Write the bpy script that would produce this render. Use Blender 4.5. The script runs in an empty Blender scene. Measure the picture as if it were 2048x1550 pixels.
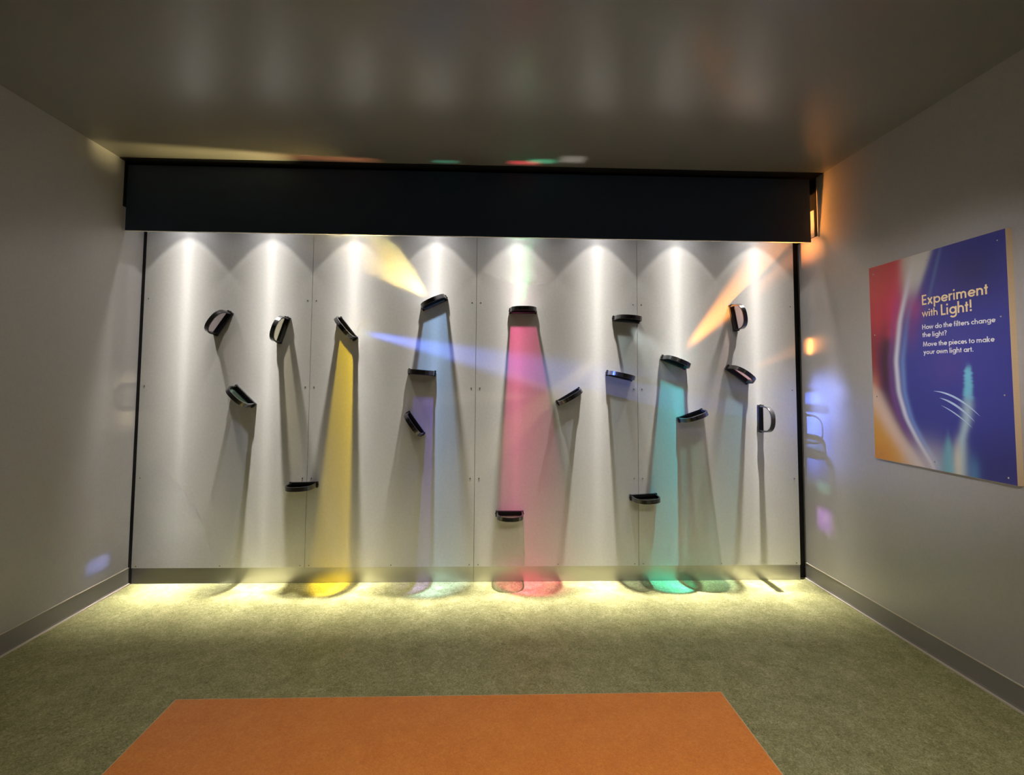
import bpy, bmesh, math, random
import numpy as np
from mathutils import Vector, Matrix, Quaternion
random.seed(4)
S = bpy.context.scene
COL = S.collection
PI = math.pi

# ------------------------------------------------------------------ camera
cam = bpy.data.cameras.new('camera')
co = bpy.data.objects.new('camera', cam); COL.objects.link(co)
cam.sensor_fit = 'HORIZONTAL'; cam.sensor_width = 36.0
cam.lens = 1000.0 / 2048 * 36.0
cam.shift_x = (1024 - 1011.395) / 2048
cam.shift_y = (706.416 - 775) / 2048
cam.clip_start = 0.02
yaw, pit, rol = 0.034508, 0.055587, 0.007417
f0 = Vector((math.sin(yaw) * math.cos(pit), math.cos(yaw) * math.cos(pit), math.sin(pit)))
r0 = Vector((math.cos(yaw), -math.sin(yaw), 0)); u0 = r0.cross(f0)
rr = r0 * math.cos(rol) + u0 * math.sin(rol)
uu = -r0 * math.sin(rol) + u0 * math.cos(rol)
M = Matrix((rr, uu, -f0)).transposed().to_4x4(); M.translation = (0.094, -3.738, 1.4659)
co.matrix_world = M
S.camera = co

# ------------------------------------------------------------------ view, world
S.view_settings.view_transform = 'Standard'
S.view_settings.look = 'None'
S.view_settings.exposure = 0.55
S.view_settings.gamma = 1.0
S.view_settings.use_curve_mapping = False
W = bpy.data.worlds.new('world'); S.world = W; W.use_nodes = True
W.node_tree.nodes['Background'].inputs[0].default_value = (0.9, 0.85, 0.75, 1)
W.node_tree.nodes['Background'].inputs[1].default_value = 0.008

# dimensions (metres): wall panels stand in the plane y = 0, camera side is -y
XL, XR, ZC = -2.463, 2.507, 2.989
PW = 1.22
ZP = 0.1115
LAMP_Y, LAMP_Z = -0.15, 2.685
LAMP_X = [-2.135 + 0.61 * i for i in range(8)]
YFRONT = -5.2

# faint light of the rest of the gallery, from the open side behind the camera
def area(name, loc, aim, sx, sy, power, col, spread=180):
    l = bpy.data.lights.new(name, 'AREA'); l.shape = 'RECTANGLE'; l.size = sx; l.size_y = sy
    l.energy = power; l.color = col; l.spread = math.radians(spread)
    o = bpy.data.objects.new(name, l); COL.objects.link(o)
    o.location = loc
    o.rotation_euler = (Vector(aim) - Vector(loc)).to_track_quat('-Z', 'Y').to_euler()
    return o
area('gallery_light', (0.7, -4.3, 2.93), (0.7, -2.5, 0.0), 2.4, 0.7, 20, (1.0, 0.92, 0.82), 90)
area('sign_fill', (-0.6, -3.6, 2.93), (XR, -1.15, 1.55), 0.25, 0.25, 1.9, (1.0, 0.95, 0.92), 24)  # added fill lamp to brighten the sign, not a fitting of the room

# ------------------------------------------------------------------ node helpers
def mth(nt, op, a, b=None, c=None, clamp=False):
    n = nt.nodes.new('ShaderNodeMath'); n.operation = op; n.use_clamp = clamp
    for i, v in enumerate((a, b, c)):
        if v is None: continue
        if isinstance(v, (int, float)): n.inputs[i].default_value = v
        else: nt.links.new(v, n.inputs[i])
    return n.outputs[0]

def lamp_profile(l, k_core, k_soft, s0, s1, alpha, spill, lightcol):
    """Angular distribution of a recessed wall-grazing reflector lamp."""
    l.use_nodes = True
    nt = l.node_tree; em = nt.nodes['Emission']
    tc = nt.nodes.new('ShaderNodeTexCoord'); sp = nt.nodes.new('ShaderNodeSeparateXYZ')
    nt.links.new(tc.outputs['Normal'], sp.inputs[0])
    z = mth(nt, 'ABSOLUTE', sp.outputs['Z'])
    s2 = mth(nt, 'SUBTRACT', 1.0, mth(nt, 'MULTIPLY', z, z))
    core = mth(nt, 'MULTIPLY', mth(nt, 'POWER', mth(nt, 'ADD', s2, s0 * s0), -1.5), k_core)
    # faceted reflector: a narrow bright fan in the plane facing the wall, fuller at the sides
    t = mth(nt, 'DIVIDE', sp.outputs['X'], mth(nt, 'MAXIMUM', mth(nt, 'ABSOLUTE', sp.outputs['Y']), 0.002))
    t2 = mth(nt, 'MULTIPLY', t, t)
    fan = mth(nt, 'MULTIPLY', mth(nt, 'POWER', 2.718, mth(nt, 'MULTIPLY', t2, -16.0)), 0.30)
    ts = mth(nt, 'SUBTRACT', mth(nt, 'ABSOLUTE', t), 1.9)
    side = mth(nt, 'MULTIPLY', mth(nt, 'POWER', 2.718, mth(nt, 'MULTIPLY', mth(nt, 'MULTIPLY', ts, ts), -0.8)), 0.62)
    az = mth(nt, 'ADD', 1.0, mth(nt, 'ADD', fan, side))
    # the reflector is turned towards the wall: less light on the room side
    rs = nt.nodes.new('ShaderNodeMapRange'); rs.interpolation_type = 'SMOOTHSTEP'
    nt.links.new(sp.outputs['Y'], rs.inputs['Value'])
    rs.inputs['From Min'].default_value = -0.02; rs.inputs['From Max'].default_value = 0.07
    rs.inputs['To Min'].default_value = 0.85; rs.inputs['To Max'].default_value = 1.3
    az = mth(nt, 'MULTIPLY', az, rs.outputs[0])
    soft = mth(nt, 'MULTIPLY', mth(nt, 'POWER', mth(nt, 'ADD', s2, s1 * s1), -1.0), k_soft)
    tot = mth(nt, 'ADD', core, soft)
    # sharp inner cone (the scallop on the wall) over a wider spill
    ca = math.cos(alpha)
    m = nt.nodes.new('ShaderNodeMapRange'); m.interpolation_type = 'SMOOTHSTEP'
    nt.links.new(z, m.inputs['Value'])
    m.inputs['From Min'].default_value = ca - 0.007; m.inputs['From Max'].default_value = ca + 0.007
    m.inputs['To Min'].default_value = spill; m.inputs['To Max'].default_value = 1.0
    zc = mth(nt, 'SUBTRACT', z, ca + 0.022)
    rim = mth(nt, 'MULTIPLY', mth(nt, 'POWER', 2.718, mth(nt, 'MULTIPLY', mth(nt, 'MULTIPLY', zc, zc), -9000.0)), 0.22)
    tot = mth(nt, 'MULTIPLY', tot, mth(nt, 'ADD', rim, 1.0))
    m2 = nt.nodes.new('ShaderNodeMapRange'); m2.interpolation_type = 'SMOOTHSTEP'
    nt.links.new(z, m2.inputs['Value'])
    m2.inputs['From Min'].default_value = 0.12; m2.inputs['From Max'].default_value = 0.62
    tot = mth(nt, 'MULTIPLY', mth(nt, 'MULTIPLY', mth(nt, 'MULTIPLY', tot, az), m.outputs[0]), m2.outputs[0])
    nt.links.new(tot, em.inputs['Strength'])
    em.inputs['Color'].default_value = (*lightcol, 1)

lamp_data = bpy.data.lights.new('wall_grazer', 'SPOT')
lamp_data.energy = 1.0
lamp_data.spot_size = math.radians(168); lamp_data.spot_blend = 0.0
lamp_data.shadow_soft_size = 0.016
K = 1.0
lamp_profile(lamp_data, 0.64 * K, 0.10 * K, 0.085, 0.10, math.radians(38.6), 0.50, (1.0, 0.945, 0.88))
for x in LAMP_X:
    o = bpy.data.objects.new('wall_grazer', lamp_data); COL.objects.link(o)
    o.location = (x, LAMP_Y, LAMP_Z)

def beam(name, loc, direction, up, col, power, win, wup, t0=0.06, fall=1.0, soft=0.35):
    """Added spotlight standing in for light reflected off a dichroic filter: a narrow wedge.
    direction: beam axis; up: second axis (towards the wall); win / wup: tangents of the half widths."""
    l = bpy.data.lights.new(name, 'SPOT'); l.energy = power * 18
    l.spot_size = math.radians(150); l.spot_blend = 0.0; l.shadow_soft_size = 0.02
    o = bpy.data.objects.new(name, l); COL.objects.link(o)
    d = Vector(direction).normalized(); u = Vector(up); u = (u - d * u.dot(d)).normalized()
    s = u.cross(-d)
    Mx = Matrix((s, u, -d)).transposed().to_4x4(); Mx.translation = loc
    o.matrix_world = Mx
    l.use_nodes = True; nt = l.node_tree; em = nt.nodes['Emission']
    tc = nt.nodes.new('ShaderNodeTexCoord'); sp = nt.nodes.new('ShaderNodeSeparateXYZ')
    nt.links.new(tc.outputs['Normal'], sp.inputs[0])
    z = mth(nt, 'MAXIMUM', mth(nt, 'ABSOLUTE', sp.outputs['Z']), 0.02)
    tx = mth(nt, 'DIVIDE', mth(nt, 'ABSOLUTE', sp.outputs['X']), z)
    ty = mth(nt, 'DIVIDE', mth(nt, 'ABSOLUTE', sp.outputs['Y']), z)
    def win_(t, w):
        m = nt.nodes.new('ShaderNodeMapRange'); m.interpolation_type = 'SMOOTHSTEP'
        nt.links.new(t, m.inputs['Value'])
        m.inputs['From Min'].default_value = w * (1 - soft); m.inputs['From Max'].default_value = w * (1 + soft)
        m.inputs['To Min'].default_value = 1; m.inputs['To Max'].default_value = 0
        return m.outputs[0]
    a = mth(nt, 'MULTIPLY', win_(tx, win), win_(ty, wup))
    g = mth(nt, 'POWER', mth(nt, 'ADD', mth(nt, 'MULTIPLY', ty, ty), t0 * t0), -fall)
    nt.links.new(mth(nt, 'MULTIPLY', a, g), em.inputs['Strength'])
    em.inputs['Color'].default_value = (*col, 1)
    return o

# ------------------------------------------------------------------ mesh helpers
def new_obj(name, bm, mat, parent=None, smooth=False, bevel=0, loc=None):
    me = bpy.data.meshes.new(name)
    bmesh.ops.recalc_face_normals(bm, faces=bm.faces[:])
    bm.to_mesh(me); bm.free()
    if mat is not None: me.materials.append(mat)
    o = bpy.data.objects.new(name, me); COL.objects.link(o)
    if smooth:
        for p in me.polygons: p.use_smooth = True
    if parent is not None: o.parent = parent
    if loc is not None: o.location = loc
    if bevel:
        b = o.modifiers.new('bevel', 'BEVEL'); b.width = bevel; b.segments = 2; b.limit_method = 'ANGLE'
    return o

def box(bm, x0, x1, y0, y1, z0, z1):
    v = [bm.verts.new((x, y, z)) for z in (z0, z1) for y in (y0, y1) for x in (x0, x1)]
    for q in ((0, 2, 3, 1), (4, 5, 7, 6), (0, 1, 5, 4), (2, 6, 7, 3), (0, 4, 6, 2), (1, 3, 7, 5)):
        bm.faces.new([v[i] for i in q])

def boxbm(*a):
    bm = bmesh.new(); box(bm, *a); return bm

def cyl(bm, c, axis, r, h, n=20, r2=None):
    """cylinder from c along axis (unit vector) with length h"""
    ax = Vector(axis).normalized()
    q = Vector((0, 0, 1)).rotation_difference(ax)
    r2 = r if r2 is None else r2
    a = [bm.verts.new(Vector(c) + q @ Vector((r * math.cos(2 * PI * i / n), r * math.sin(2 * PI * i / n), 0))) for i in range(n)]
    b = [bm.verts.new(Vector(c) + q @ Vector((r2 * math.cos(2 * PI * i / n), r2 * math.sin(2 * PI * i / n), h))) for i in range(n)]
    bm.faces.new(a[::-1]); bm.faces.new(b)
    for i in range(n):
        bm.faces.new((a[i], a[(i + 1) % n], b[(i + 1) % n], b[i]))

def tag(o, label, cat, group=None):
    o['label'] = label; o['category'] = cat
    if group: o['group'] = group
    return o
def struct(o):
    o['kind'] = 'structure'; return o

# ------------------------------------------------------------------ materials
def srgb(r, g, b):
    def c(v):
        v /= 255.0
        return v / 12.92 if v <= 0.04045 else ((v + 0.055) / 1.055) ** 2.4
    return (c(r), c(g), c(b))

def pmat(name, col, rough=0.5, metal=0.0, spec=0.5, noise=None, bump=None, coat=0, coat_r=0.2):
    m = bpy.data.materials.new(name); m.use_nodes = True
    nt = m.node_tree; b = nt.nodes['Principled BSDF']
    b.inputs['Base Color'].default_value = (*col, 1)
    b.inputs['Roughness'].default_value = rough
    b.inputs['Metallic'].default_value = metal
    b.inputs['Specular IOR Level'].default_value = spec
    if coat:
        b.inputs['Coat Weight'].default_value = coat; b.inputs['Coat Roughness'].default_value = coat_r
    tc = nt.nodes.new('ShaderNodeTexCoord')
    if noise:
        scale, amt, stretch = noise
        mp = nt.nodes.new('ShaderNodeMapping'); mp.inputs['Scale'].default_value = stretch
        nt.links.new(tc.outputs['Object'], mp.inputs[0])
        n = nt.nodes.new('ShaderNodeTexNoise'); n.inputs['Scale'].default_value = scale
        n.inputs['Detail'].default_value = 5; n.inputs['Roughness'].default_value = 0.65
        nt.links.new(mp.outputs[0], n.inputs['Vector'])
        r = nt.nodes.new('ShaderNodeValToRGB')
        r.color_ramp.elements[0].position = 0.28; r.color_ramp.elements[1].position = 0.72
        r.color_ramp.elements[0].color = (*[c * (1 - amt) for c in col], 1)
        r.color_ramp.elements[1].color = (*[min(1, c * (1 + amt)) for c in col], 1)
        nt.links.new(n.outputs['Fac'], r.inputs[0]); nt.links.new(r.outputs[0], b.inputs['Base Color'])
    if bump:
        scale, strength = bump
        n = nt.nodes.new('ShaderNodeTexNoise'); n.inputs['Scale'].default_value = scale; n.inputs['Detail'].default_value = 4
        nt.links.new(tc.outputs['Object'], n.inputs['Vector'])
        bp = nt.nodes.new('ShaderNodeBump'); bp.inputs['Strength'].default_value = strength
        bp.inputs['Distance'].default_value = 0.002
        nt.links.new(n.outputs['Fac'], bp.inputs['Height']); nt.links.new(bp.outputs[0], b.inputs['Normal'])
    return m

def linoleum(name, c_dark, c_mid, c_light, rough=0.5, fs=1.0):
    """marbled sheet flooring: streaky multi-scale marbling"""
    m = bpy.data.materials.new(name); m.use_nodes = True
    nt = m.node_tree; b = nt.nodes['Principled BSDF']
    b.inputs['Roughness'].default_value = rough; b.inputs['Specular IOR Level'].default_value = 0.35
    tc = nt.nodes.new('ShaderNodeTexCoord')
    def noise(scale, detail, dist, vec):
        n = nt.nodes.new('ShaderNodeTexNoise'); n.inputs['Scale'].default_value = scale
        n.inputs['Detail'].default_value = detail; n.inputs['Distortion'].default_value = dist
        n.inputs['Roughness'].default_value = 0.7
        nt.links.new(vec, n.inputs['Vector']); return n.outputs['Fac']
    n1 = noise(60 * fs, 6, 1.6, tc.outputs['Object'])
    n2 = noise(180 * fs, 3, 0.8, tc.outputs['Object'])
    n3 = noise(9 * fs, 3, 0.5, tc.outputs['Object'])
    s = mth(nt, 'ADD', mth(nt, 'MULTIPLY', n1, 0.5), mth(nt, 'ADD', mth(nt, 'MULTIPLY', n2, 0.32), mth(nt, 'MULTIPLY', n3, 0.18)))
    r = nt.nodes.new('ShaderNodeValToRGB')
    e = r.color_ramp.elements
    e[0].position = 0.39; e[0].color = (*c_dark, 1); e[1].position = 0.61; e[1].color = (*c_light, 1)
    k = r.color_ramp.elements.new(0.5); k.color = (*c_mid, 1)
    nt.links.new(s, r.inputs[0]); nt.links.new(r.outputs[0], b.inputs['Base Color'])
    return m

def filter_glass(name, through, grazing, gloss=0.04, refl=(1, 1, 1)):
    """thin dichroic sheet: transmitted colour drifts with the angle it is crossed at"""
    m = bpy.data.materials.new(name); m.use_nodes = True
    nt = m.node_tree; nt.nodes.remove(nt.nodes['Principled BSDF']); out = nt.nodes['Material Output']
    geo = nt.nodes.new('ShaderNodeNewGeometry')
    dot = nt.nodes.new('ShaderNodeVectorMath'); dot.operation = 'DOT_PRODUCT'
    nt.links.new(geo.outputs['Incoming'], dot.inputs[0]); nt.links.new(geo.outputs['True Normal'], dot.inputs[1])
    c = mth(nt, 'ABSOLUTE', dot.outputs['Value'])
    mr = nt.nodes.new('ShaderNodeMapRange'); mr.inputs['From Min'].default_value = 0.35; mr.inputs['From Max'].default_value = 0.62
    mr.interpolation_type = 'SMOOTHSTEP'
    nt.links.new(c, mr.inputs['Value'])
    mix = nt.nodes.new('ShaderNodeMix'); mix.data_type = 'RGBA'
    sq = lambda k: tuple(math.sqrt(max(v, 0)) for v in k)
    mix.inputs[6].default_value = (*sq(grazing), 1); mix.inputs[7].default_value = (*sq(through), 1)
    nt.links.new(mr.outputs[0], mix.inputs[0])
    tr = nt.nodes.new('ShaderNodeBsdfTransparent'); nt.links.new(mix.outputs[2], tr.inputs[0])
    gl = nt.nodes.new('ShaderNodeBsdfGlossy'); gl.inputs['Roughness'].default_value = 0.06
    gl.inputs['Color'].default_value = (*refl, 1)
    ms = nt.nodes.new('ShaderNodeMixShader'); ms.inputs[0].default_value = gloss
    nt.links.new(tr.outputs[0], ms.inputs[1]); nt.links.new(gl.outputs[0], ms.inputs[2])
    nt.links.new(ms.outputs[0], out.inputs[0])
    return m

M_panel = pmat('light_grey_panel', srgb(205, 204, 201), 0.42, 0, 0.4, noise=(55, 0.05, (1, 1, 1)), bump=(300, 0.05))
M_wall = pmat('dark_grey_paint', srgb(176, 173, 175), 0.38, 0, 0.9, noise=(70, 0.05, (1, 1, 1)), bump=(220, 0.10))
M_ceil = pmat('dark_grey_ceiling', srgb(128, 125, 120), 0.25, 0, 0.7, bump=(160, 0.06))
M_black = pmat('black_paint', (0.006, 0.006, 0.007), 0.6, 0, 0.3)
M_fascia = pmat('blue_black_board', srgb(50, 66, 96), 0.55, 0, 0.35, noise=(90, 0.06, (1, 1, 1)))
M_lit_edge = pmat('lit_edge', srgb(225, 222, 214), 0.4)
M_steel = pmat('brushed_steel', (0.46, 0.45, 0.46), 0.36, 1.0, noise=(60, 0.05, (0.05, 1, 12)))
M_floor = linoleum('green_marbled_linoleum', srgb(118, 117, 70), srgb(165, 163, 110), srgb(210, 207, 158), 0.45)
M_orange = linoleum('orange_marbled_laminate', srgb(216, 122, 42), srgb(230, 138, 52), srgb(242, 156, 68), 0.4, 1.6)
M_ply = pmat('pale_plywood_edge', srgb(226, 196, 156), 0.5, noise=(30, 0.07, (1, 1, 18)))
M_plinth = pmat('dark_plinth', srgb(60, 56, 52), 0.6)
M_base = pmat('grey_rubber_base', srgb(142, 138, 134), 0.42)
M_strip = pmat('pale_floor_strip', srgb(222, 212, 198), 0.45)
M_gun = pmat('black_anodised_metal', (0.10, 0.10, 0.105), 0.24, 0.9, 0.6)
M_gun2 = pmat('black_magnet_bar', (0.016, 0.016, 0.018), 0.35, 0.2, 0.5)
M_screw = pmat('steel_screw', (0.22, 0.21, 0.20), 0.35, 1.0)
M_white = pmat('silver_screw', (0.75, 0.73, 0.70), 0.25, 1.0)
M_house = pmat('lamp_housing', (0.05, 0.05, 0.05), 0.5)
M_cream = pmat('cream_ink', srgb(252, 226, 176), 0.5)
M_wink = pmat('white_ink', srgb(244, 242, 244), 0.5)

# ------------------------------------------------------------------ setting
struct(new_obj('floor', boxbm(XL - .1, XR + .1, YFRONT, 0.15, -0.1, 0), M_floor))
struct(new_obj('ceiling', boxbm(XL - .1, XR + .1, YFRONT, 0.15, ZC, ZC + .1), M_ceil))
struct(new_obj('wall_left', boxbm(XL - .1, XL, YFRONT, 0.15, 0, ZC), M_wall))
struct(new_obj('wall_right', boxbm(XR, XR + .1, YFRONT, 0.15, 0, ZC), M_wall))
struct(new_obj('wall_back', boxbm(XL, XR, 0.052, 0.15, 0, ZC), M_black))
# black strips where the recess is painted out
struct(new_obj('trim_1', boxbm(XL, XR, -0.275, 0.052, ZC - 0.004, ZC), M_black))
struct(new_obj('trim_2', boxbm(XR - 0.004, XR, -0.192, 0.052, 2.55, ZC - 0.004), M_black))
struct(new_obj('trim_3', boxbm(XL, XL + 0.004, -0.225, 0.052, 2.665, ZC - 0.004), M_black))
struct(new_obj('trim_4', boxbm(XL, -2.4405, 0.001, 0.052, 0.0, 2.66), M_black))
# pale plate screwed to each side wall behind the ends of the valance
struct(new_obj('trim_5', boxbm(XR - 0.008, XR - 0.004, -0.170, -0.03, 2.552, 2.752), M_wall))
def baseboard(name, side):
    x = XL if side < 0 else XR
    s = 1 if side < 0 else -1
    prof = [(0, 0), (0.012, 0), (0.007, 0.014), (0.005, 0.104), (0.0045, 0.112), (0.002, 0.115), (0, 0.115)]
    bm = bmesh.new()
    a = [bm.verts.new((x + s * px, 0.04, pz)) for px, pz in prof]
    b = [bm.verts.new((x + s * px, YFRONT, pz)) for px, pz in prof]
    n = len(prof)
    for i in range(n): bm.faces.new((a[i], a[(i + 1) % n], b[(i + 1) % n], b[i]))
    bm.faces.new(a); bm.faces.new(b)
    o = struct(new_obj(name, bm, M_base))
    new_obj('base_lip', boxbm(min(x + s * 0.001, x + s * 0.0075), max(x + s * 0.001, x + s * 0.0075), YFRONT, 0.04, 0.1125, 0.1165), M_strip, o)  # pale lip paints in the light caught by the baseboard's top edge
    new_obj('floor_strip', boxbm(min(x + s * 0.001, x + s * 0.022), max(x + s * 0.001, x + s * 0.022), YFRONT, 0.03, 0.0, 0.006), M_strip, o)
    return o
baseboard('baseboard_left', -1); baseboard('baseboard_right', 1)

# ------------------------------------------------------------------ wall panels
ORD = ['leftmost', 'second from left', 'third from left', 'rightmost']
plab = ['tall light grey wall panel at the far left, white light only',
        'tall light grey wall panel second from left, crossed by the yellow column',
        'tall light grey wall panel third from left, crossed by the pink column',
        'tall light grey wall panel at the far right, crossed by the cyan column']
screw_bm = bmesh.new(); cyl(screw_bm, (0, 0, 0), (0, -1, 0), 0.0042, 0.0016, 14)
screw_me = None
for i in range(4):
    x0 = -2 * PW + i * PW; g = 0.0013
    p = new_obj('wall_panel', boxbm(g, PW - g, 0, 0.018, 0, 2.80 - ZP), M_panel, loc=(x0, 0, ZP))
    tag(p, plab[i], 'wall panel', 'tall grey wall panels')
    pos = []
    for z in (2.052, 1.412, 0.748, 0.125):
        pos += [(0.032, z), (PW - 0.032, z)]
    pos += [(0.62, 0.125)]
    for (sx, sz) in pos:
        if screw_me is None:
            s = new_obj('screw', screw_bm, M_screw, p); screw_me = s.data
        else:
            s = bpy.data.objects.new('screw', screw_me); COL.objects.link(s); s.parent = p
        s.location = (sx, 0, sz - ZP)
for i, lab in enumerate(('left half of the brushed steel kick plate below the grey panels',
                         'right half of the brushed steel kick plate below the grey panels')):
    x0 = -2.44 + i * 2.44
    k = new_obj('kick_plate', boxbm(0.001, 2.439, 0, 0.012, 0.001, ZP - 0.002), M_steel, loc=(x0, 0.006, 0))
    tag(k, lab, 'kick plate', 'steel kick plates')

# ------------------------------------------------------------------ valance hiding the lamps
val = bpy.data.objects.new('light_valance', None); COL.objects.link(val); val.location = (0, -0.2, 2.495)
tag(val, 'long blue-black valance board across the top of the panels hiding the spotlights', 'valance')
VX0, VX1 = -2.452, 2.447
new_obj('fascia_board', boxbm(VX0, VX1, -0.008, 0.008, 0.003, 0.470), M_fascia, val)
new_obj('bottom_edge', boxbm(VX0, VX1, -0.008, 0.010, 0.0, 0.003), M_lit_edge, val)['label'] = 'thin bottom edge, painted white as if lit'  # white strip paints in the light on the board's underside
new_obj('lamp_rail', boxbm(VX0 + .01, VX1 - .01, 0.012, 0.19, 0.30, 0.32), M_house, val)
for x in LAMP_X:
    bm = bmesh.new()
    n = 24
    prev = None
    for (r, z) in ((0.030, 0.31), (0.032, 0.24), (0.034, 0.212), (0.0325, 0.212), (0.030, 0.235), (0.018, 0.25)):
        ring = [bm.verts.new((x + r * math.cos(2 * PI * k / n), 0.05 + r * math.sin(2 * PI * k / n), z)) for k in range(n)]
        if prev:
            for k in range(n): bm.faces.new((prev[k], prev[(k + 1) % n], ring[(k + 1) % n], ring[k]))
        prev = ring
    bm.faces.new(prev)
    h = new_obj('lamp_housing', bm, M_house, val, smooth=True)

# ------------------------------------------------------------------ D-shaped light filters
RL, RP, RW, RT = 0.096, 0.185, 0.030, 0.010   # half length, reach, strap width, strap thickness
def d_outline(inset, p0, n=26, m=5):
    """points (s, p): up one straight side, round the bow, down the other"""
    a = RL - inset; st = 0.078; b = RP - inset - st
    pts = [(-a, p0 + (st - p0) * i / m) for i in range(m)]
    for i in range(n + 1):
        t = PI - PI * i / n
        c, s_ = math.cos(t), math.sin(t)
        e = 0.86
        pts.append((a * math.copysign(abs(c) ** e, c), st + b * abs(s_) ** e))
    pts += [(a, st - (st - p0) * (i + 1) / m) for i in range(m)]
    return pts
def frame_bm():
    o = d_outline(0, 0.004); i_ = d_outline(RT, 0.004)
    bm = bmesh.new(); rows = []
    for (a, b) in zip(o, i_):
        rows.append([bm.verts.new((a[0], -a[1], -RW / 2)), bm.verts.new((a[0], -a[1], RW / 2)),
                     bm.verts.new((b[0], -b[1], RW / 2)), bm.verts.new((b[0], -b[1], -RW / 2))])
    for r, q in zip(rows, rows[1:]):
        for k in range(4): bm.faces.new((r[k], r[(k + 1) % 4], q[(k + 1) % 4], q[k]))
    bm.faces.new(rows[0]); bm.faces.new(rows[-1])
    return bm
def glass_bm():
    pts = d_outline(RT - 0.001, 0.014)
    bm = bmesh.new()
    a = [bm.verts.new((s, -p, -0.0015)) for s, p in pts]; b = [bm.verts.new((s, -p, 0.0015)) for s, p in pts]
    bm.faces.new(a); bm.faces.new(b)
    n = len(pts)
    for i in range(n): bm.faces.new((a[i], a[(i + 1) % n], b[(i + 1) % n], b[i]))
    return bm
def bar_bm():
    bm = bmesh.new()
    box(bm, -0.090, 0.090, -0.014, -0.0005, -0.019, 0.019)
    box(bm, -0.088, 0.088, -0.0185, -0.014, -0.019, -0.0145)   # raised lips either side of the glass slot
    box(bm, -0.088, 0.088, -0.0185, -0.014, 0.0145, 0.019)
    return bm
def bracket_bm():
    bm = bmesh.new()
    box(bm, 0.089, 0.1025, -0.024, -0.0005, -0.0205, 0.0205)
    cyl(bm, (0.1025, -0.014, 0.0), (1, 0, 0), 0.0065, 0.0035, 12)
    cyl(bm, (0.096, -0.018, 0.0195), (0, 0, 1), 0.004, 0.004, 10)
    cyl(bm, (0.096, -0.018, -0.0235), (0, 0, 1), 0.004, 0.004, 10)
    return bm
F = [ # x, z, angle, through, grazing, name, label
 (-1.859, 1.875, 56.9, (.42, .36, .40), (.78, .68, .70), 'mauve', 'D-shaped filter with mauve glass, tilted, highest piece on the far left panel'),
 (-1.419, 1.829, 72, (.30, .30, .24), (.66, .62, .48), 'olive', 'nearly upright D-shaped filter with olive-tinted glass beside the first panel seam'),
 (-0.951, 1.843, -51.2, (1.0, .72, .03), (.80, .76, .88), 'yellow', 'diagonal D-shaped filter casting the bright yellow column'),
 (-1.684, 1.341, -43.8, (.26, .30, .40), (.50, .86, .76), 'teal', 'diagonal D-shaped filter with pale teal glass, below the mauve one'),
 (-1.236, 0.704, 1, (.18, .18, .18), (.30, .28, .30), 'smoke', 'black-framed D-shaped filter lying flat low on the first panel seam, dark glass'),
 (-0.312, 2.043, 25, (.30, .50, .85), (.45, .55, .85), 'blue', 'D-shaped filter at the head of the pale blue column, topmost piece on the wall'),
 (-0.395, 1.525, -4.2, (.42, .20, .62), (.50, .45, .70), 'violet', 'nearly level D-shaped filter seen edge-on, casting a violet patch'),
 (-0.441, 1.148, -53.8, (.16, .08, .26), (.30, .16, .45), 'purple', 'steeply tilted D-shaped filter sitting in the violet patch'),
 (0.349, 1.991, 0, (1.0, .17, .40), (.95, .66, .80), 'pink', 'level D-shaped filter casting the bright pink column'),
 (0.26, 0.496, 0, (.34, .42, .36), (.75, .60, .66), 'green', 'level D-shaped filter near the floor beneath the pink column'),
 (1.129, 1.935, -4.5, (.50, .62, .66), (.70, .84, .80), 'pale teal', 'D-shaped filter with pale glass over the third seam, topmost there'),
 (1.076, 1.512, -12.5, (.26, .32, .38), (.55, .62, .85), 'slate', 'D-shaped filter seen edge-on just left of the third seam, in the middle of its height'),
 (0.696, 1.356, 31, (.34, .38, .46), (.55, .52, .45), 'grey', 'D-shaped filter rising to the right, alone right of the pink column'),
 (1.252, 0.617, 3, (.13, .14, .15), (.26, .26, .30), 'dark', 'level D-shaped filter low across the third seam, dark glass'),
 (1.49, 1.617, -22, (.07, .72, .86), (.35, .60, .70), 'cyan', 'D-shaped filter casting the bright cyan column'),
 (1.977, 1.528, -36, (.30, .62, .72), (1.0, .62, .70), 'rose', 'sloping D-shaped filter with pink glass at the right, above the upright D'),
 (1.959, 1.958, 99.5, (.52, .44, .50), (1.0, .82, .80), 'peach', 'nearly upright D-shaped filter lit orange, upper right'),
 (1.613, 1.218, 20, (.13, .26, .22), (.60, .58, .50), 'sea green', 'D-shaped filter rising to the right beside the cyan column'),
 (2.151, 1.198, 90, (.90, .90, .88), (.96, .96, .94), 'clear', 'upright D-shaped piece with clear opening at the far right'),
]
me_frame = me_bar = me_br = me_gl = None
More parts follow.
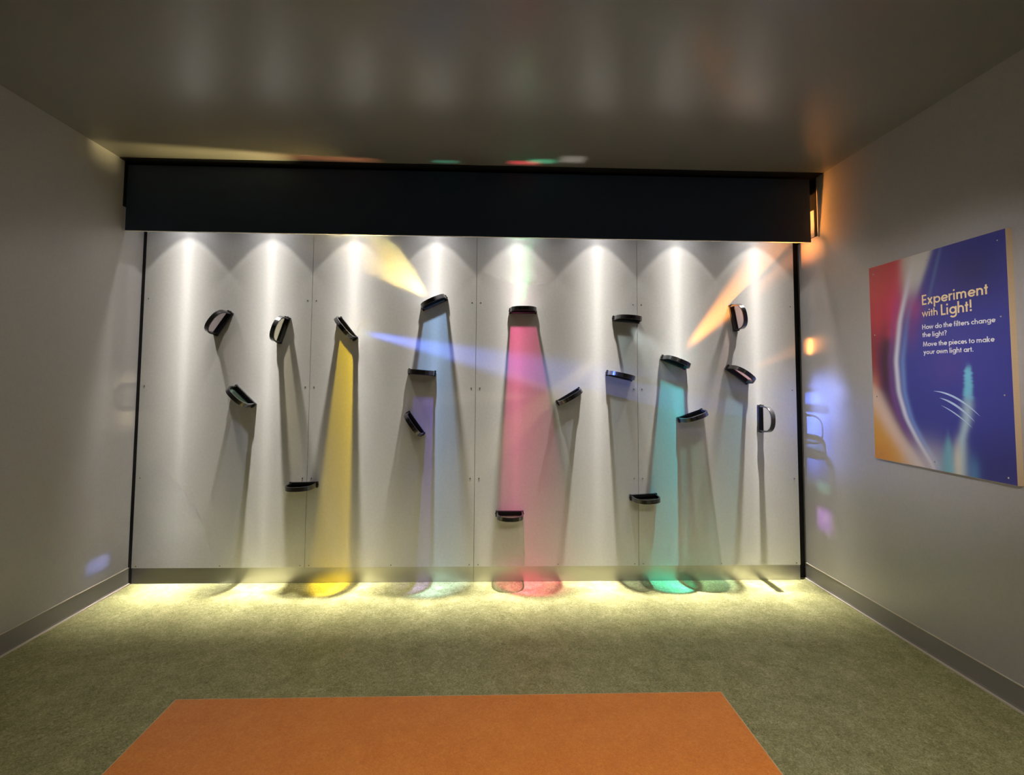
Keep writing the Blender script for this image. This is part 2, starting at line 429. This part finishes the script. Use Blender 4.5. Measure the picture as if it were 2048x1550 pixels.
for (x, z, ang, thr, gra, nm, lab) in F:
    root = bpy.data.objects.new('light_filter', None); COL.objects.link(root)
    root.location = (x, 0, z); root.rotation_euler = (0, -math.radians(ang), 0)
    tag(root, lab, 'light filter', 'D-shaped filters on the wall')
    if me_frame is None:
        o = new_obj('frame', frame_bm(), M_gun, root, bevel=0.001); me_frame = o.data
        o2 = new_obj('magnet_bar', bar_bm(), M_gun2, root, bevel=0.001); me_bar = o2.data
        o3 = new_obj('bracket', bracket_bm(), M_gun, root, bevel=0.0012); me_br = o3.data
        o4 = bpy.data.objects.new('bracket', me_br); COL.objects.link(o4); o4.parent = root; o4.rotation_euler = (0, PI, 0)
        g = new_obj('filter_glass', glass_bm(), None, root); me_gl = g.data
    else:
        for nme, me, bv in (('frame', me_frame, .001), ('magnet_bar', me_bar, .001), ('bracket', me_br, .0012), ('bracket', me_br, .0012)):
            o = bpy.data.objects.new(nme, me); COL.objects.link(o); o.parent = root
            b = o.modifiers.new('bevel', 'BEVEL'); b.width = bv; b.segments = 2; b.limit_method = 'ANGLE'
        o.rotation_euler = (0, PI, 0)
        g = bpy.data.objects.new('filter_glass', me_gl.copy()); COL.objects.link(g); g.parent = root
    g.data.materials.clear(); g.data.materials.append(filter_glass('dichroic_' + nm.replace(' ', '_'), thr, gra))
    g['label'] = nm + ' glass'

# ------------------------------------------------------------------ added spotlights imitating light thrown off the filters
def wall_beam(name, idx, deg, col, power, win, wup=0.55, off=0.03, p=0.075, t0=0.05, fall=1.0, x=None, z=None, soft=.35):
    fx, fz = (F[idx][0], F[idx][1]) if idx is not None else (x, z)
    a = math.radians(deg)
    d = (math.cos(a), 0, math.sin(a))
    return beam(name, (fx + d[0] * off, -p, fz + d[2] * off), d, (0, 1, 0), col, power, win, wup, t0, fall, soft)
wall_beam('blue_throw', 2, -12, (.12, .22, 1.0), 0.07, .075, wup=.5, t0=.03, soft=.55)
wall_beam('yellow_throw', 5, 139, (1.0, .72, .25), 0.07, .27, wup=1.0, t0=.25, fall=1.5, soft=.5)
wall_beam('green_throw', 8, 90, (.10, 1.0, .28), 0.02, .20, wup=1.6, t0=.10, soft=.6)
wall_beam('orange_throw', 14, 46, (1.0, .34, .06), 0.036, .13, wup=.42, t0=.10, fall=1.5, soft=.5)
wall_beam('orange_throw', 15, 22, (1.0, .36, .08), 0.010, .09, wup=.5, t0=.04)
wall_beam('yellow_throw', 12, 160, (1.0, .80, .20), 0.003, .05, wup=.6, t0=.06)
wall_beam('yellow_throw', 12, 181, (1.0, .86, .50), 0.004, .06, wup=.25, t0=.03)
wall_beam('yellow_throw', None, -137, (1.0, .78, .28), 0.008, .13, wup=.4, t0=.04, x=1.02, z=1.75)
wall_beam('white_throw', 10, -50, (.85, 1.0, 1.0), 0.010, .30, wup=1.2, t0=.2)
def free_beam(name, loc, to, col, power, win, wup):
    d = Vector(to) - Vector(loc)
    up = Vector((0, 1, 0)) if abs(d.normalized().y) < .9 else Vector((0, 0, 1))
    return beam(name, loc, d, up, col, power, win, wup, 1.0, 0.5, .5)
free_beam('yellow_ceiling_throw', (-0.34, -0.20, 2.10), (-1.75, -0.35, ZC), (1.0, .82, .35), 11, .16, .05)
free_beam('red_ceiling_throw', (0.349, -0.23, 2.02), (0.33, -0.33, ZC), (1.0, .10, .12), 3.6, .10, .025)
free_beam('green_ceiling_throw', (0.349, -0.23, 2.02), (0.45, -0.36, ZC), (.15, 1.0, .55), 2.1, .09, .03)
free_beam('white_ceiling_throw', (0.696, -0.23, 1.40), (0.66, -0.40, ZC), (1, .97, .9), 3, .05, .03)
free_beam('green_ceiling_throw', (-0.2, -0.23, 2.05), (-0.22, -0.32, ZC), (.12, .9, .6), 1.08, .09, .02)
free_beam('orange_ceiling_throw', (-0.6, -0.22, 2.0), (-1.05, -0.33, ZC), (1, .35, .15), 1.8, .30, .03)
free_beam('orange_wall_throw', (1.95, -0.13, 2.15), (XR, -0.20, 2.64), (1.0, .40, .08), 0.50, .30, .13)
free_beam('orange_wall_throw', (2.20, -0.09, 1.66), (XR, -0.16, 1.77), (1.0, .38, .10), 0.09, .14, .22)
free_beam('blue_wall_throw', (2.18, -0.12, 1.42), (XR, -0.22, 1.36), (.25, .35, 1.0), 0.30, .55, .45)
free_beam('purple_wall_throw', (2.2, -0.12, 0.55), (XR, -0.18, 0.49), (.65, .25, 1.0), 0.12, .24, .24)
free_beam('green_wall_throw', (2.2, -0.12, 0.75), (XR, -0.18, 0.72), (.35, 1.0, .75), 0.04, .12, .20)
free_beam('blue_wall_throw', (-1.9, -0.20, 0.55), (XL, -0.28, 0.24), (.25, .32, 1.0), 0.5, .06, .14)

# ------------------------------------------------------------------ bench
bx0, bx1, by1, by0, bh = -0.889, 0.871, -2.056, -2.62, 0.45
bench = bpy.data.objects.new('bench', None); COL.objects.link(bench)
bench.location = ((bx0 + bx1) / 2, (by0 + by1) / 2, 0)
tag(bench, 'long low bench with marbled orange top and pale wood edge on the green floor', 'bench')
hw, hd = (bx1 - bx0) / 2, (by1 - by0) / 2
new_obj('plinth', boxbm(-hw + .08, hw - .08, -hd + .08, hd - .08, 0, bh - .045), M_plinth, bench)
new_obj('edge_band', boxbm(-hw, hw, -hd, hd, bh - .045, bh - .0006), M_ply, bench, bevel=0.0015)['label'] = 'pale plywood edge'
new_obj('bench_top', boxbm(-hw + .0035, hw - .0035, -hd + .0035, hd - .0035, bh - .002, bh), M_orange, bench)['label'] = 'orange marbled top'

# ------------------------------------------------------------------ sign
SY0, SY1, SZ0, SZ1 = -0.7127, -1.5442, 1.0112, 2.1893   # far edge, near edge, bottom, top
SW, SH = SY0 - SY1, SZ1 - SZ0
sign = bpy.data.objects.new('wall_sign', None); COL.objects.link(sign)
sign.location = (XR, SY0, SZ0)
tag(sign, 'printed wooden sign on the right wall reading Experiment with Light!', 'sign')
new_obj('sign_board', boxbm(-0.030, -0.0005, -SW, 0, 0, SH), M_ply, sign)['label'] = 'pale wood board'
def art():
    nu, nv = 200, 280
    U, V = np.meshgrid(np.linspace(0, 1, nu), np.linspace(0, 1, nv))   # V: 0 = top
    def sr(c): return np.array(srgb(*c))
    img = np.zeros((nv, nu, 3)) + sr((62, 64, 158))
    def lay(mask, c):
        nonlocal img
        mask = np.clip(mask, 0, 1)[..., None]
        img = img * (1 - mask) + sr(c) * mask
    G = lambda cu, cv, su, sv: np.exp(-((U - cu) / su) ** 2 - ((V - cv) / sv) ** 2)
    sm = lambda x: 1 / (1 + np.exp(-x))
    lay(G(.80, .14, .22, .14) * .6, (40, 36, 86)); lay(G(.55, .22, .10, .20) * .3, (70, 60, 140))
    lay(G(.62, .55, .14, .08) * .35, (92, 66, 140)); lay(G(.45, .75, .2, .2) * .4, (50, 54, 128))
    lay(G(.9, .95, .25, .15) * .5, (46, 46, 112))
    # position of the big white arc as a function of V
    vk = np.array([0, .17, .30, .50, .655, .78, .88, .955, 1.0]); uk = np.array([.40, .325, .268, .222, .236, .292, .378, .455, .50])
    arc = np.interp(V, vk, uk)
    ker = np.ones(15) / 15
    arc1 = np.convolve(np.pad(arc[:, 0], 7, mode='edge'), ker, 'valid'); arc = np.repeat(arc1[:, None], nu, 1)
    left = sm((arc - 0.02 - U) / .018)
    # left of the arc
    lay(left, (86, 40, 92))
    lay(left * sm((.37 - V - (U - .1) * .15) / .03), (208, 62, 78))
    lay(left * G(.27, .27, .10, .13) * 1.1, (214, 52, 118))
    lay(left * G(.05, .04, .16, .12) * .5, (214, 84, 74))
    lay(left * G(.14, .50, .055, .17) * 1.0, (66, 30, 44))
    lay(left * G(.0, .47, .06, .16) * .95, (158, 50, 52))
    lay(left * G(.02, .62, .05, .07) * .8, (196, 110, 84))
    lay(left * G(.20, .36, .07, .03) * .5, (220, 60, 90))
    # white wedge at the top
    wl = .325 + .0 * V; wr = .535 - .62 * V
    wedge = sm((U - (.30 + .12 * np.clip(V - .15, 0, 1))) / .018) * sm((wr - U) / .010) * sm((.30 - V) / .05)
    lay(wedge * (.95 - .75 * sm((V - .19) / .03)), (214, 210, 202))
    lay(G(.38, .25, .07, .07) * .75, (176, 70, 132)); lay(G(.36, .35, .05, .08) * .6, (120, 62, 140))
    blue_edge = np.exp(-((U - (.60 - .45 * V)) / .014) ** 2) * sm((.24 - V) / .04)
    lay(blue_edge * .45, (104, 130, 190))
    # peach band sweeping round from the left edge to the bottom, golden below it
    band = np.interp(V, [.60, .66, .72, .79, .85, .90, .95, 1.0], [-.06, .02, .07, .13, .19, .25, .32, .40])
    lay(sm((band + .055 - U) / .02) * sm((V - .60) / .03), (226, 198, 180))
    lay(sm((band - .07 - U) / .028) * sm((V - .70) / .03), (222, 160, 62))
    lay(sm((.14 - U) / .05) * sm((V - .93) / .02) * .6, (214, 130, 66))
    lay(np.exp(-((U - arc + .055) / .028) ** 2) * sm((V - .25) / .1) * .7, (124, 78, 150))
    lay(np.exp(-((U - arc) / .021) ** 2) * sm((V - .10) / .05) * .92, (220, 220, 240))
    arc2 = arc + .075 * np.clip(1.05 - V, .25, 1) ** .4 - .005
    lay(np.exp(-((U - arc2) / .022) ** 2) * sm((V - .33) / .08) * .75, (118, 150, 216))
    lay(sm((V - .90) / .03) * sm((U - .28) / .04) * sm((.58 - U) / .03) * .7, (214, 208, 210))
    # cyan plumes
    lay(np.exp(-(np.abs(U - .60) / (.012 + .30 * np.clip(V - .83, 0, 1))) ** 2) * sm((V - .855) / .015) * .85, (122, 190, 204))
    plume = np.interp(V, [.52, .67, .77, .85, 1.0], [.752, .742, .725, .69, .675])
    w = np.interp(V, [.52, .56, .66, .70, .82, .90, 1.0], [.012, .024, .030, .034, .026, .036, .05])
    rr_ = np.random.RandomState(3).rand(nv); rag = ((np.convolve(rr_, np.ones(3) / 3, 'same') - .5) * .016)[:, None]
    lay(np.exp(-(np.abs(U - plume + rag) / w) ** 4) * sm((V - .54) / .006) * sm((.68 - V) / .008), (116, 192, 226))
    lay(np.exp(-(np.abs(U - plume) / w) ** 2) * sm((V - .68) / .012) * .85, (180, 206, 220))
    lay(np.exp(-((U - .66) / .03) ** 2) * sm((V - .88) / .02) * .8, (226, 216, 200))
    lay(np.exp(-((U - .76) / .035) ** 2) * sm((V - .93) / .02) * .6, (96, 160, 210))
    return U, V, img
U, V, img = art()
nv, nu = U.shape
me = bpy.data.meshes.new('printed_face')
X = np.full(U.size, -0.0306); Y = (-U * (SW - .002) - .001).ravel(); Z = ((1 - V) * (SH - .002) + .001).ravel()
idx = np.arange(nu * nv).reshape(nv, nu)
faces = np.stack([idx[:-1, :-1].ravel(), idx[1:, :-1].ravel(), idx[1:, 1:].ravel(), idx[:-1, 1:].ravel()], 1)
me.from_pydata(np.stack([X, Y, Z], 1).tolist(), [], faces.tolist())
ca = me.color_attributes.new('print', 'FLOAT_COLOR', 'POINT')
ca.data.foreach_set('color', np.concatenate([img.reshape(-1, 3), np.ones((nu * nv, 1))], 1).astype(np.float32).ravel())
mp = bpy.data.materials.new('printed_artwork'); mp.use_nodes = True
at = mp.node_tree.nodes.new('ShaderNodeAttribute'); at.attribute_name = 'print'
bs = mp.node_tree.nodes['Principled BSDF']; bs.inputs['Roughness'].default_value = 0.4
mp.node_tree.links.new(at.outputs['Color'], bs.inputs['Base Color'])
me.materials.append(mp)
fo = bpy.data.objects.new('printed_face', me); COL.objects.link(fo); fo.parent = sign
fo['label'] = 'blue print with red, white and gold light streaks'

def sp(u, v, d=0.0):   # sign face coordinates (u from left 0..SW metres, v from bottom)
    return Vector((-0.0310 - d, -u, v))

# three thin curved strokes of light printed across the blue
def crescent(bm, a, c, b, w):
    n = 18; L = []; Rr = []
    for i in range(n + 1):
        t = i / n
        p = [(1 - t) ** 2 * a[k] + 2 * t * (1 - t) * c[k] + t * t * b[k] for k in (0, 1)]
        d = [2 * (1 - t) * (c[k] - a[k]) + 2 * t * (b[k] - c[k]) for k in (0, 1)]
        m = math.hypot(*d) or 1; nx, ny = -d[1] / m, d[0] / m
        h = w * math.sin(PI * t) ** .8 + .0002
        L.append(bm.verts.new(sp(p[0] + nx * h, p[1] + ny * h))); Rr.append(bm.verts.new(sp(p[0] - nx * h, p[1] - ny * h)))
    for i in range(n): bm.faces.new((L[i], L[i + 1], Rr[i + 1], Rr[i]))
M_glint = pmat('pale_blue_ink', srgb(186, 206, 238), 0.5)
for a, c, b, w in (((.508, .645), (.66, .648), (.81, .745), .0048), ((.55, .675), (.66, .69), (.775, .768), .0055), ((.56, .708), (.66, .735), (.76, .795), .0030)):
    bm = bmesh.new()
    f_ = lambda q: (q[0] * SW, (1 - q[1]) * SH)
    crescent(bm, f_(a), f_(c), f_(b), w)
    new_obj('light_stroke', bm, M_glint, sign)

# ---- geometric sans lettering drawn as monoline strokes, cap height 1
T = .145; XH = .65; RC = (XH - T) / 2; CY = XH / 2
def arc(cx, cy, r, a0, a1, n=22, ry=None):
    ry = r if ry is None else ry
    return [(cx + r * math.cos(math.radians(a0 + (a1 - a0) * i / n)), cy + ry * math.sin(math.radians(a0 + (a1 - a0) * i / n))) for i in range(n + 1)]
h = T / 2; b0 = .06 + h
def ring(cx): return arc(cx, CY, RC, 0, 360, 32)
DOT = 'dot'
def glyph(ch):
    c = b0 + RC - .01; e = c + RC
    if ch == 'E': return .58, [[(b0, 0), (b0, 1)], [(b0, h), (.52, h)], [(b0, .5), (.49, .5)], [(b0, 1 - h), (.52, 1 - h)]]
    if ch == 'L': return .52, [[(b0, 0), (b0, 1)], [(b0, h), (.50, h)]]
    if ch == 'H': return .80, [[(b0, 0), (b0, 1)], [(.67, 0), (.67, 1)], [(b0, .52), (.67, .52)]]
    if ch == 'M': return .98, [[(.09, 0), (.20, .98)], [(.19, 1.0), (.49, .08), (.79, 1.0)], [(.78, .98), (.89, 0)]]
    if ch == 'x': return .58, [[(.09, 0), (.49, XH)], [(.49, 0), (.09, XH)]]
    if ch == 'p': return .73, [[(b0, -.33), (b0, XH)], ring(c + .02)]
    if ch == 'e': return .69, [arc(c, CY, RC, 0, 325), [(c - RC, CY + .0), (c + RC + .0, CY + .0)]]
    if ch == 'r': return .42, [[(b0, 0), (b0, XH)], arc(b0 + .20, XH - h - .20, .20, 170, 68, 10)]
    if ch == 'i': return .27, [[(b0, 0), (b0, XH)], (DOT, b0, .90)]
    if ch == 'm': return 1.00, [[(b0, 0), (b0, XH)], [(b0, .3)] + arc(b0 + .18, XH - h - .18, .18, 180, 0, 14) + [(b0 + .36, 0)],
                               [(b0 + .36, .3)] + arc(b0 + .54, XH - h - .18, .18, 180, 0, 14) + [(b0 + .72, 0)]]
    if ch == 'n': return .66, [[(b0, 0), (b0, XH)], [(b0, .3)] + arc(b0 + .20, XH - h - .20, .20, 180, 0, 14) + [(b0 + .40, 0)]]
    if ch == 'h': return .66, [[(b0, 0), (b0, 1.04)], [(b0, .3)] + arc(b0 + .20, XH - h - .20, .20, 180, 0, 14) + [(b0 + .40, 0)]]
    if ch == 'u': return .66, [[(b0, XH), (b0, .27)] + arc(b0 + .20, h + .20, .20, 180, 360, 14) + [(b0 + .40, XH)]]
    if ch == 't': return .36, [[(.18, 0), (.18, .86)], [(.03, XH - h), (.33, XH - h)]]
    if ch == 'f': return .38, [[(.17, 0), (.17, .84)] + arc(.31, .84, .14, 180, 85, 8), [(.03, XH - h), (.34, XH - h)]]
    if ch == 'w': return .92, [[(.08, XH), (.27, .07), (.46, XH - .03), (.65, .07), (.84, XH)]]
    if ch == 'v': return .58, [[(.07, XH), (.29, .09), (.51, XH)]]
    if ch == 'y': return .58, [[(.07, XH), (.30, .10)], [(.51, XH), (.14, -.33)]]
    if ch == 'k': return .60, [[(b0, 0), (b0, 1.04)], [(.47, XH), (b0 + .03, .29)], [(.22, .37), (.50, 0)]]
    if ch == 'l': return .27, [[(b0, 0), (b0, 1.04)]]
    if ch == '!': return .32, [[(.16, .30), (.16, 1)], (DOT, .16, .09)]
    if ch == '.': return .28, [(DOT, .13, .09)]
    if ch == 'o': return .68, [ring(c)]
    if ch == 'c': return .58, [arc(c, CY, RC, 48, 312)]
    if ch == 'd': return .74, [ring(c), [(e + .02, 0), (e + .02, 1.04)]]
    if ch == 'a': return .74, [ring(c), [(e + .02, 0), (e + .02, XH)]]
    if ch == 'g': return .74, [ring(c), [(e + .02, XH), (e + .02, -.05)] + arc(c + .01, -.06, RC + .01, 0, -150, 16, .20)]
    if ch == 's': return .46, [arc(.22, XH - h - .12, .125, 40, 255, 12, .115) + arc(.235, h + .115, .135, 75, -150, 12, .115)]
    if ch == '?': return .55, [arc(.26, .77, .175, 165, -60, 14) + [(.26, .50), (.26, .30)], (DOT, .26, .09)]
    return .28, []
def text_mesh(bm, s, u0, v0, u1, v1, cap, thick=T):
    """s runs from (u0,v0) to (u1,v1) on the sign face with cap height cap"""
    adv = [glyph(c)[0] for c in s]; tot = sum(adv) - .12
    L = math.hypot(u1 - u0, v1 - v0); kx = L / tot
    ex = ((u1 - u0) / L, (v1 - v0) / L)
    x = -.06
    lay = 0
    for c in s:
        a, strokes = glyph(c)
        for st in strokes:
            lay = (lay + 1) % 4
            d = .0003 + .00008 * lay
            def P(px, py):
                gx = (x + px) * kx; gy = py * cap
                return sp(u0 + ex[0] * gx - ex[1] * gy, v0 + ex[1] * gx + ex[0] * gy, d)
            if st[0] == DOT:
                n = 16
                bm.faces.new([bm.verts.new(P(st[1] + .095 * cap / kx * math.cos(2 * PI * i / n), st[2] + .095 * math.sin(2 * PI * i / n))) for i in range(n)])
                continue
            q = st; n = len(q); closed = n > 3 and math.hypot(q[0][0] - q[-1][0], q[0][1] - q[-1][1]) < 1e-6
            Lr = []
            for i in range(n):
                if closed:
                    pa = q[(i - 1) if i > 0 else n - 2]; pb = q[(i + 1) if i < n - 1 else 1]
                else:
                    pa = q[max(i - 1, 0)]; pb = q[min(i + 1, n - 1)]
                d1 = (q[i][0] - pa[0], q[i][1] - pa[1]); d2 = (pb[0] - q[i][0], pb[1] - q[i][1])
                m1 = math.hypot(*d1) or 1e-9; m2 = math.hypot(*d2) or 1e-9
                n1 = (-d1[1] / m1, d1[0] / m1) if math.hypot(*d1) > 1e-8 else (-d2[1] / m2, d2[0] / m2)
                n2 = (-d2[1] / m2, d2[0] / m2) if math.hypot(*d2) > 1e-8 else n1
                nn = (n1[0] + n2[0], n1[1] + n2[1]); mm = math.hypot(*nn) or 1; nn = (nn[0] / mm, nn[1] / mm)
                k = min(2.2, 1 / max(.3, nn[0] * n1[0] + nn[1] * n1[1])) * thick / 2
                Lr.append((bm.verts.new(P(q[i][0] + nn[0] * k, q[i][1] + nn[1] * k)), bm.verts.new(P(q[i][0] - nn[0] * k, q[i][1] - nn[1] * k))))
            for i in range(n - 1):
                bm.faces.new((Lr[i][0], Lr[i + 1][0], Lr[i + 1][1], Lr[i][1]))
        x += a
def uv(y, z): return (SY0 - y, z - SZ0)
bm = bmesh.new()
a = uv(-1.0875, 1.899); b = uv(-1.4500, 1.8985); text_mesh(bm, 'Experiment', *a, *b, .0555)
a = uv(-1.0860, 1.8345); b = uv(-1.1800, 1.834); text_mesh(bm, 'with', *a, *b, .0400)
a = uv(-1.2000, 1.8285); b = uv(-1.3690, 1.828); text_mesh(bm, 'Light!', *a, *b, .0580)
lt = new_obj('heading_lettering', bm, M_cream, sign); lt['label'] = 'cream lettering Experiment with Light!'
bm = bmesh.new()
for s, y0_, z0_, y1_, z1_ in (('How do the filters change', -1.0830, 1.7655, -1.4786, 1.7600), ('the light?', -1.0830, 1.7230, -1.2275, 1.7210),
                           ('Move the pieces to make', -1.0850, 1.6715, -1.4704, 1.6687), ('your own light art.', -1.0860, 1.6290, -1.3671, 1.6275)):
    text_mesh(bm, s, *uv(y0_, z0_), *uv(y1_, z1_), .0262, .155)
lt = new_obj('body_lettering', bm, M_wink, sign); lt['label'] = 'four lines of white lettering'
for (u, v) in ((.045, .04), (.50, .04), (.955, .04), (.04, .36), (.04, .68), (.955, .345), (.955, .655), (.045, .97), (.50, .965), (.955, .975)):
    bm = bmesh.new(); cyl(bm, sp(u * SW, (1 - v) * SH, 0), (-1, 0, 0), .0042, .0016, 14)
    new_obj('screw', bm, M_white, sign)
